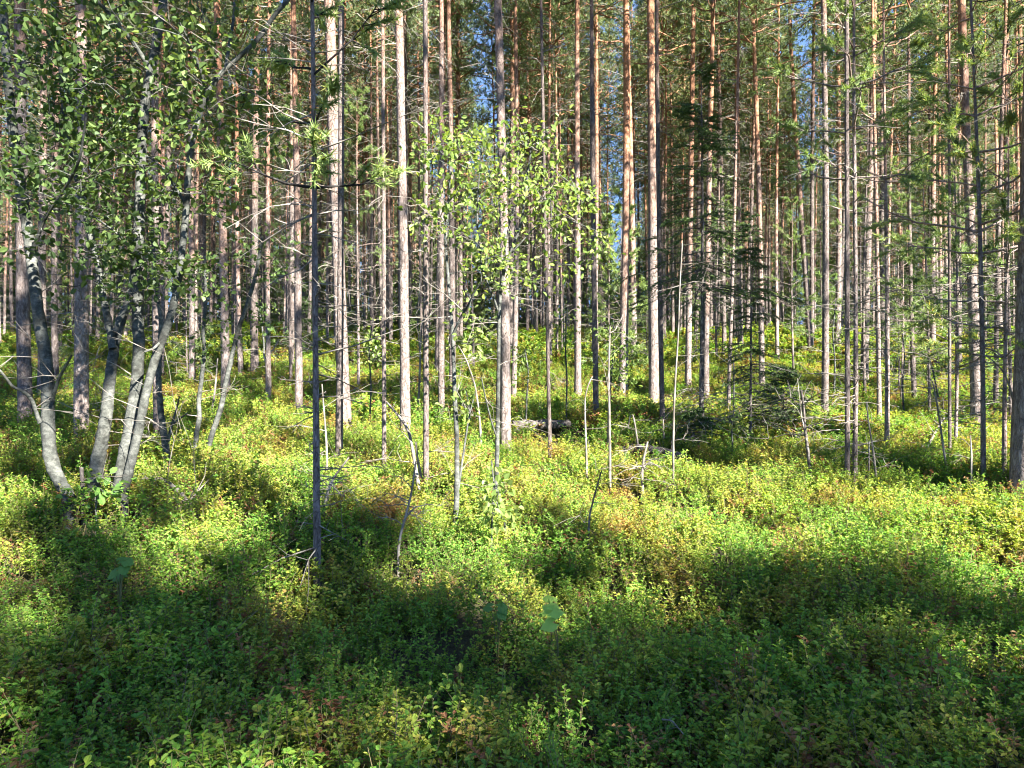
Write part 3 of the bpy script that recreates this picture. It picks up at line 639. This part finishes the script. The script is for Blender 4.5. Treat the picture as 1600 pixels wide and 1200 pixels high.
dead('slight dead stick standing right of the thin dead sapling', 750, [([(1357, 755), (1358, 720), (1358, 690)], 3, 2, 0)], 4)
dead('dark leaning dead stick rising from the lit shrubs at centre', 838, [([(919, 842), (921, 805), (930, 770), (940, 735)], 4, 2, 0)], 7, bark='spruce_bark')
dead('bare white forked shrub branches left of the sunlit reddish pine', 600, [([(418, 600), (416, 570), (412, 552)], 5, 3, 0), ([(414, 560), (428, 545), (436, 530)], 3, 2, 0)], 16, (.25, .7), twr=.006)
dead('pale bare twigs springing from shrubs right of the foreground pole', 790, [([(505, 800), (512, 768), (522, 745), (545, 715)], 6, 3, .1), ([(516, 755), (530, 770), (536, 778)], 3, 2, 0)], 14, (.15, .4), twr=.004)
dead('short broken brown snag with a flat top left of the cracked birch', 775, [([(130, 785), (129, 755), (127, 730)], 7, 6, 0)], 2, bark='spruce_bark')
dead('dry grey sapling with whiskery twigs near the white spiked birch', 640, [([(330, 650), (336, 610), (340, 560)], 4, 2, 0)], 14)
dead('bare wiry sapling between the foreground pole and thick brown pine', 735, [([(511, 740), (510, 690), (506, 640), (503, 600)], 4, 2, 0)], 16, (.2, .6))
dead('slender bare sapling with whitish twigs left of the two-toned pine', 640, [([(653, 650), (655, 600), (657, 540), (660, 500)], 4, 2, 0)], 14, (.2, .6))
dead('slanting bare sapling just behind the forked white sapling', 690, [([(752, 690), (748, 640), (742, 600), (728, 560), (716, 540)], 4, 2, 0)], 12, (.2, .6))
dead('dry thin sapling below the right side of the view', 745, [([(1518, 745), (1518, 710), (1516, 680)], 4, 2, 0)], 10)
dead('arching dead sapling curving over beside the black edge pine', 720, [([(1590, 700), (1586, 650), (1580, 610), (1568, 580), (1548, 560), (1530, 552)], 4, 2, 0)], 16, (.2, .6))

def lying(name, cat, label, pts, w0, w1, bark='dead_wood', lift=.12, twn=6, dd=None):
    W = []
    for (px, py, up) in pts:
        q = at(px, py); W.append([q.x, q.y, q.z+lift+up])
    W = np.array(W); base = Vector(W[0]); P = resample(W, 14); rr = np.linspace(w0, w1, 14)
    e = empty(name, base, label, cat)
    tb = MB(); tb.tubes(P[None]-W[0], rr[:, None]*(1+.1*RS.normal(size=(14, 8)))[None], 8, bark); tb.obj('trunk' if w0 > .03 else 'limb', e)
    i = RS.randint(2, 13, twn); L = RS.uniform(.15, .45, twn)*min(1, w0*70); cb = MB()
    T = polyl(P[i]-W[0], unit(RS.normal(size=(twn, 3))+[0, 0, .6]), L, 4, wob=.1); cb.tubes(T, min(.005, w1*.6)*np.array([1, .75, .5, .3])[None]*np.ones((twn, 1)), 3, 'dead_wood'); cb.obj('twigs', e)['kind'] = 'stuff'
lying('fallen_branch', 'fallen branch', 'pale fallen branch lying right of the birch cluster', [(205, 742, .0), (235, 744, .05), (262, 752, .04), (285, 766, .02), (312, 784, -.04)], .02, .01)
lying('fallen_log', 'fallen log', 'grey fallen log half sunk in shrubs at centre right', [(975, 697, .0), (1005, 703, .06), (1040, 712, .08), (1072, 722, .08)], .05, .045, bark='spruce_bark', twn=8)
lying('fallen_log', 'fallen log', 'dark old log lying in the shade behind the thin brown pine', [(800, 668, .05), (840, 665, .05), (890, 660, .02)], .07, .05, bark='spruce_bark')
lying('fallen_branch', 'fallen branch', 'dry pale stick slanting up from the dip at right', [(1436, 715, 0), (1455, 695, .1), (1475, 680, .25)], .014, .008)
lying('fallen_branch', 'fallen branch', 'bleached thin branch propped aslant beside the bleached leaning snag', [(655, 770, .05), (640, 730, .35), (600, 700, .5)], .015, .008)
lying('fallen_branch', 'fallen branch', 'thin whitish twig lying in the shrubs at the bottom edge', [(1035, 1160, .12), (1050, 1175, .14), (1068, 1195, .14)], .003, .0015, twn=3)

# leafy herbs with a few broad leaves
def herb(bx, by, size, n, label, mt='herb', hgt=.30):
    q = at(bx, by, .1); e = empty('leafy_seedling', q, label, 'seedling'); sb = MB(); lb = MB()
    tips = np.stack([RS.uniform(-1, 1, n)*size*1.1, RS.uniform(-1, 1, n)*size*.8, hgt+RS.uniform(-.06, .06, n)], -1)
    base = np.zeros((n, 3)); mid = (tips*[.4, .4, .75])
    sb.tubes(np.stack([base, mid, tips], 1), np.array([.003, .0022, .0015])[None]*np.ones((n, 1)), 4, 'stem'); sb.obj('stem', e)
    for k in range(n):       # lobed leaf: a fan of points round the stalk end
        a = np.linspace(-2.6, 2.6, 23); rad = size*(.72+.10*np.cos(a)+.22*np.exp(-(a/.35)**2)+.10*np.exp(-((np.abs(a)-1.25)/.3)**2))*(1+.05*np.where(np.arange(23) % 2, 1, -1)+.03*RS.normal(size=23)); az = math.atan2(tips[k, 1], tips[k, 0]) if k % 2 else RS.uniform(0, 6.28)
        x = rad*np.cos(a); y = rad*np.sin(a)*.9; z = -.16*(x**2+y**2)/size - .05*size*np.abs(np.sin(a*3)) - .2*x
        R_ = np.array([[math.cos(az), -math.sin(az)], [math.sin(az), math.cos(az)]]); xy = np.stack([x, y], -1) @ R_.T; z = z + .55*xy[:, 1]
        V = np.concatenate([[tips[k]], np.concatenate([xy, z[:, None]], 1)+tips[k]])
        i = np.arange(1, 23); lb = MB(); lb.add(V, np.stack([0*i, i, i+1], -1), mt); lb.obj('leaf', e)
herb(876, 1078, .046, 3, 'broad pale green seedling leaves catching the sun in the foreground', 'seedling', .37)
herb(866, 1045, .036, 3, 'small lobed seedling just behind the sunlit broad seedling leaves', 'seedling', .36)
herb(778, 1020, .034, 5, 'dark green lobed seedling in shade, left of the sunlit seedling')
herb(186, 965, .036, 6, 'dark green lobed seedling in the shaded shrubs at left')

# ------------------------------------------------------------------ ranks of pines behind
key_xy = [(o.location.x, o.location.y) for o in bpy.data.objects if o.type == 'EMPTY' and o.parent is None]
pts = list(key_xy); field = []
def try_pt(x, y, dmin, lst):
    for a, b_ in pts:
        if (a-x)**2+(b_-y)**2 < dmin*dmin: return False
    pts.append((x, y)); lst.append((x, y)); return True
frnd = random.Random(21)
gaps = [(715, 772), (940, 1008), (1245, 1262), (255, 275)]
N_FIELD = 232; tries = 0
while len(field) < N_FIELD and tries < 60000:
    tries += 1
    y = math.sqrt(frnd.uniform(14.5**2, 42**2)); x = frnd.uniform(-.76, .76)*y
    px = 800+F*x/y
    if any(a < px < b_ for a, b_ in gaps) and frnd.random() < .75: continue
    try_pt(x, y, 1.05 if y < 25 else .9, field)
far = []; tries = 0
while len(far) < 1350 and tries < 90000:
    tries += 1
    y = math.sqrt(frnd.uniform(42**2, 105**2)); x = frnd.uniform(-.76, .76)*y
    px = 800+F*x/y
    if any(a < px < b_ for a, b_ in gaps) and frnd.random() < .8: continue
    try_pt(x, y, .8, far)
crest = []; tries = 0
while len(crest) < 170 and tries < 9000:
    tries += 1
    y = frnd.uniform(48, 68); x = frnd.uniform(-.76, .76)*y; try_pt(x, y, .9, crest)
ordn = ['first', 'second', 'third', 'fourth', 'fifth', 'sixth', 'seventh', 'eighth', 'ninth', 'tenth', 'eleventh', 'twelfth', 'thirteenth', 'fourteenth', 'fifteenth', 'sixteenth', 'seventeenth', 'eighteenth', 'nineteenth', 'twentieth']
landmarks.sort(); field.sort(key=lambda q: 800+F*q[0]/q[1]); count = {}
for (x, y) in field:
    px = 800+F*x/y; left = [l for l in landmarks if l[0] <= px]
    lm = left[-1][1] if left else None; near = y < 27
    key = (lm, near); count[key] = count.get(key, 0)+1; n = count[key]-1
    if near:
        lab = (ordn[min(n, 19)]+' mid-distance pine right of the '+lm) if lm else (ordn[min(n, 19)]+' mid-distance pine counted from the left edge')
        grp = 'pines standing in the middle distance'
    else:
        lab = ('slim far pine right of the '+lm) if lm else 'slim far pine in the crowded ranks at the left edge'
        grp = 'far pines right of the '+lm if lm else 'far pines at the left edge'
    r = frnd.uniform(.045, .10)
    if frnd.random() < .25: r *= .7
    lst, r0 = (slim, .055) if r < .065 else (midp, .085)
    s = r/r0; q = Vector((0, 0, 1)).rotation_difference(Vector((frnd.gauss(0, .012), frnd.gauss(0, .012), 1))) @ Quaternion((0, 0, 1), frnd.uniform(0, 6.28))
    place(lst[frnd.randrange(len(lst))], 'pine_tree', (x, y, Hf(x, y)), lab, 'pine tree', grp, q.to_euler(), (s, s, frnd.uniform(.92, 1.12)))

# young growth under the pines
low_y = [meshes(young_parts(2.6+k*.6, .022, .35, .8, .8, .075, .016)) for k in range(3)]
low_s = [meshes(spruce_parts(2.2+k*.8, .022, .15, .75, 90, .055, .018, 30)) for k in range(3)]
under = []; tries = 0
while len(under) < 42 and tries < 4000:
    tries += 1
    y = frnd.uniform(15, 58); x = frnd.uniform(-.74, .74)*y
    try_pt(x, y, .8, under)
under.sort(key=lambda q: 800+F*q[0]/q[1]); count = {}
for i, (x, y) in enumerate(under):
    px = 800+F*x/y; left = [l for l in landmarks if l[0] <= px]; lm = left[-1][1] if left else 'left edge'
    kind = 'spruce' if frnd.random() < .35 else 'pine'; key = (lm, kind); count[key] = count.get(key, 0)+1; s = frnd.uniform(.75, 1.25)
    place((low_s if kind == 'spruce' else low_y)[i % 3], 'young_'+kind, (x, y, Hf(x, y)), '%s low bushy young %s, far off right of the %s' % (ordn[count[key]-1], kind, lm), 'young '+kind, 'young growth under the pines', (0, 0, frnd.uniform(0, 6.28)), (s, s, s))

# ------------------------------------------------------------------ unseen trees beside and behind the viewer, placed to shade shrubs, trunks and crowns
sdir = Vector((math.sin(SUN_AZ), math.cos(SUN_AZ), 0)); TANE = math.tan(SUN_EL)
beside = []
def cast(P, hgt):                              # a tree whose point at height hgt throws its shadow on P
    q = Vector(P)
    for _ in range(4):
        t_ = (Hf(q.x, q.y)+hgt-P[2])/TANE; q = Vector(P)+sdir*t_
    beside.append((q.x, q.y))
for px, py in [(330, 760), (560, 880), (790, 905), (1040, 880), (1290, 880), (1540, 925), (1820, 960), (150, 835), (30, 905), (-130, 870), (1450, 1010)]:
    cast(at(px, py) if 0 <= px <= 1600 else Vector(at(min(max(px, 0), 1600), py)) + Vector(((px-min(max(px, 0), 1600))/F*at(800, py).y, 0, 0)), 16.3)

for px, py, hgt in [(1010, 640, 8.6), (880, 655, 8.6), (1190, 655, 8.6), (1450, 592, 10.5), (1330, 600, 10.5), (190, 640, 8.6)]:
    cast(at(px, py), hgt)
cast((-3.1, 6.3, 4.6), 12.2)
for bx, by, zz in [(1603, 738, 3.2), (1527, 655, 3.0)]:
    q = at(bx, by); cast((q.x, q.y, q.z+zz), 12)
for x, y in [(23, 18), (27, 24), (30, 12), (33, 26)]:
    beside.append((x+frnd.uniform(-1, 1), y+frnd.uniform(-1, 1)))
k = 0; seen_b = []
for (x, y) in beside:
    if (y > 0 and abs(x) < .74*y+.6) or any((a-x)**2+(b_-y)**2 < .5 for a, b_ in seen_b): print('beside tree dropped', round(x, 1), round(y, 1)); continue
    seen_b.append((x, y))
    e = place(shade[k % 2], 'pine_tree', (x, y, Hf(x, y)), 'tall unseen pine placed beside or behind the viewer to cast shade', 'pine tree', 'pines around the viewer', (0, 0, k*1.3)); k += 1
print('beside', k, 'field', len(field), 'far', len(far), 'landmarks', len(landmarks))

# ------------------------------------------------------------------ masses: geometry-node scatters of small prototypes
def scatter(name, protos, P, rot, scl, idx, label, cat):
    coll = bpy.data.collections.new(name+'_kinds')
    for i, b in enumerate(protos):
        o = bpy.data.objects.new('%s_kind_%02d' % (name, i), b.mesh('%s_kind_%02d' % (name, i))); coll.objects.link(o)
    me = bpy.data.meshes.new(name); n = len(P); me.vertices.add(n); me.vertices.foreach_set('co', np.asarray(P, np.float32).ravel())
    a = me.attributes.new('rot', 'FLOAT_VECTOR', 'POINT'); a.data.foreach_set('vector', np.asarray(rot, np.float32).ravel())
    a = me.attributes.new('scl', 'FLOAT', 'POINT'); a.data.foreach_set('value', np.asarray(scl, np.float32))
    a = me.attributes.new('idx', 'INT', 'POINT'); a.data.foreach_set('value', np.asarray(idx, np.int32))
    o = bpy.data.objects.new(name, me); C.objects.link(o)
    g = bpy.data.node_groups.new(name, 'GeometryNodeTree')
    g.interface.new_socket('Geometry', in_out='INPUT', socket_type='NodeSocketGeometry'); g.interface.new_socket('Geometry', in_out='OUTPUT', socket_type='NodeSocketGeometry')
    gi = g.nodes.new('NodeGroupInput'); go = g.nodes.new('NodeGroupOutput'); ip = g.nodes.new('GeometryNodeInstanceOnPoints'); ci = g.nodes.new('GeometryNodeCollectionInfo')
    ci.inputs['Collection'].default_value = coll; ci.inputs['Separate Children'].default_value = True; ci.inputs['Reset Children'].default_value = True
    ip.inputs['Pick Instance'].default_value = True
    def attr(nm, ty):
        x = g.nodes.new('GeometryNodeInputNamedAttribute'); x.data_type = ty; x.inputs['Name'].default_value = nm; return x.outputs['Attribute']
    g.links.new(gi.outputs[0], ip.inputs['Points']); g.links.new(ci.outputs[0], ip.inputs['Instance'])
    g.links.new(attr('idx', 'INT'), ip.inputs['Instance Index']); g.links.new(attr('rot', 'FLOAT_VECTOR'), ip.inputs['Rotation']); g.links.new(attr('scl', 'FLOAT'), ip.inputs['Scale'])
    g.links.new(ip.outputs[0], go.inputs[0])
    md = o.modifiers.new('scatter', 'NODES'); md.node_group = g
    tag(o, label, cat, None, 'stuff'); return o

def shrub(nst, hgt, rad, lsize, leafmat, per, wide=.55, lean=.45, thin=.0012):
    b = MB(); a = RS.uniform(0, 6.28, nst); rr = rad*np.sqrt(RS.rand(nst))
    P0 = np.stack([rr*np.cos(a), rr*np.sin(a), -.03+0*a], -1); D = unit(np.stack([np.cos(a)*lean*rr/rad+RS.normal(size=nst)*.2, np.sin(a)*lean*rr/rad+RS.normal(size=nst)*.2, 1+0*a], -1))
    T = polyl(P0, D, hgt*RS.uniform(.6, 1.1, nst), 5, wob=.07); b.tubes(T, thin*1.6*np.linspace(1.2, .5, 5)[None]*np.ones((nst, 1)), 3, 'stem')
    segs = [(T, D, 1.0)]
    for k in range(3):
        i = RS.randint(1, 4, nst); q = T[np.arange(nst), i]; d2 = unit(D+RS.normal(size=(nst, 3))*[.6, .6, .25]); L2 = hgt*RS.uniform(.2, .5, nst)
        T2 = polyl(q, d2, L2, 5, wob=.06); b.tubes(T2, thin*np.linspace(1.2, .5, 5)[None]*np.ones((nst, 1)), 3, 'stem'); segs.append((T2, d2, .8))
    for T_, D_, w_ in segs:
        n = len(T_); m_ = int(per*w_); g_ = RS.uniform(.2, 1, (n, m_)); i = np.minimum((g_*4).astype(int), 3); fr = (g_*4-i)[..., None]; ar = np.arange(n)[:, None]
        q = (T_[ar, i]*(1-fr)+T_[ar, i+1]*fr).reshape(-1, 3); N_ = len(q)
        az = RS.uniform(0, 6.28, N_); up = RS.uniform(-.1, .9, N_); dd = unit(np.stack([np.cos(az), np.sin(az), up], -1))
        mats_ = leafmat if isinstance(leafmat, (list, tuple)) else [leafmat]
        pick = RS.randint(0, len(mats_), n)[:, None].repeat(m_, 1).ravel()
        for k, mm in enumerate(mats_):
            s_ = pick == k; c = s_.sum()
            if c: b.leaves(q[s_], dd[s_], np.stack([RS.normal(size=c)*.35, RS.normal(size=c)*.35, np.ones(c)], -1), lsize*RS.uniform(.6, 1.15, c), lsize*wide*RS.uniform(.8, 1.15, c), mm)
    return b
def grid(y0, y1, sp, xf, x0, rs):
    out = []
    y = y0
    while y < y1:
        hw = xf*max(y, 0)+x0; n = int(2*hw/sp); x = (np.arange(n)+.5)*sp-hw
        out.append(np.stack([x+rs.uniform(-.5, .5, n)*sp, y+rs.uniform(-.5, .5, n)*sp], -1)); y += sp
    return np.concatenate(out)
B = 'bilberry'
near_k = [shrub(9, .25, .085, .0195, B, 15) for _ in range(5)] + [shrub(9, .23, .085, .019, [B, B, 'bilberry_red'], 14) for _ in range(2)] + [shrub(8, .20, .09, .014, [B, 'heather'], 15), shrub(9, .22, .09, .017, [B, 'heather', 'bilberry_red'], 7)]
mid_k = [shrub(11, .27, .16, .030, B, 13, thin=.0018) for _ in range(4)] + [shrub(11, .25, .16, .029, [B, B, 'bilberry_red'], 11, thin=.0018), shrub(10, .22, .16, .026, [B, 'heather', 'bilberry_red'], 10, thin=.0018)]
far_k = [shrub(14, .30, .36, .062, B, 12, thin=.003) for _ in range(4)] + [shrub(13, .28, .36, .06, [B, B, 'bilberry_red'], 10, thin=.003), shrub(12, .24, .36, .055, [B, 'heather'], 10, thin=.003)]
gr = np.random.RandomState(3)
def lay(name, kinds, weights, y0, y1, sp, xf, x0, label, smin=.75, smax=1.2, drop=.0):
    G = grid(y0, y1, sp, xf, x0, gr)
    dens = .5+.5*np.sin(G[:, 0]*1.9+1.3*np.sin(G[:, 1]*1.3))*np.sin(G[:, 1]*2.3+1.1*np.sin(G[:, 0]*1.7))
    G = G[gr.rand(len(G)) > drop*1.15*(1-dens)]; dens = .5+.5*np.sin(G[:, 0]*2.3+1.3*np.sin(G[:, 1]*1.9))*np.sin(G[:, 1]*2.9+1.1*np.sin(G[:, 0]*2.1))
    n = len(G); P = np.stack([G[:, 0], G[:, 1], H(G[:, 0], G[:, 1])], -1)
    rot = np.stack([gr.normal(size=n)*.12, gr.normal(size=n)*.12, gr.uniform(0, 6.28, n)], -1)
    fine = .5+.5*np.sin(G[:, 0]*7.1+2*np.sin(G[:, 1]*5.3))*np.sin(G[:, 1]*8.3+2*np.sin(G[:, 0]*4.7))
    scl = gr.uniform(smin, smax, n)*(.62+.38*dens+.32*fine)
    idx = gr.choice(len(kinds), n, p=np.array(weights)/sum(weights))
    print(name, n); return scatter(name, kinds, P, rot, scl, idx, label, 'undergrowth')
lay('bilberry_undergrowth', near_k, [3, 3, 3, 3, 3, 1, 1, 1.4, 1.4], -1.5, 8.2, .105, .74, .9, 'knee-low bilberry shrubs with small oval leaves covering the near forest floor', drop=.35)
lay('bilberry_undergrowth', mid_k, [3, 3, 3, 3, 1.8, 3.2], 8.2, 20, .20, .76, 1.0, 'bilberry and dry heather shrubs carpeting the middle of the clearing', drop=.35)
lay('bilberry_undergrowth', far_k, [3, 3, 3, 3, 1.8, 3.2], 20, 72, .50, .78, 1.5, 'far carpet of low shrubs on the rise under the pines', smin=.8, smax=1.3, drop=.25)

# the pines past the crest, too many to tell apart
kinds = [merged(p_) for p_ in slim_p[:2]] + [merged(p_) for p_ in mid_pp[:3]] + [merged(young_parts(3.5+1.8*k, .05, .4, 1.2, .8, .11, .035)) for k in range(3)] + [merged(spruce_parts(4.5+1.5*k, .05, .3, 1.2, 110, .09, .04, 22)) for k in range(2)]
n0 = len(far); far += crest; n = len(far); P = np.array([[x, y, Hf(x, y)] for x, y in far]); fr_ = np.random.RandomState(8)
scatter('distant_forest', kinds, P, np.stack([fr_.normal(size=n)*.012, fr_.normal(size=n)*.012, fr_.uniform(0, 6.28, n)], -1), fr_.uniform(.85, 1.1, n), np.where((fr_.rand(n) < .70) & (np.arange(n) < n0), fr_.choice(5, n, p=[.3, .3, .14, .13, .13]), fr_.randint(5, 10, n)), 'mass of slender pines closing the view beyond the crest of the rise', 'forest')
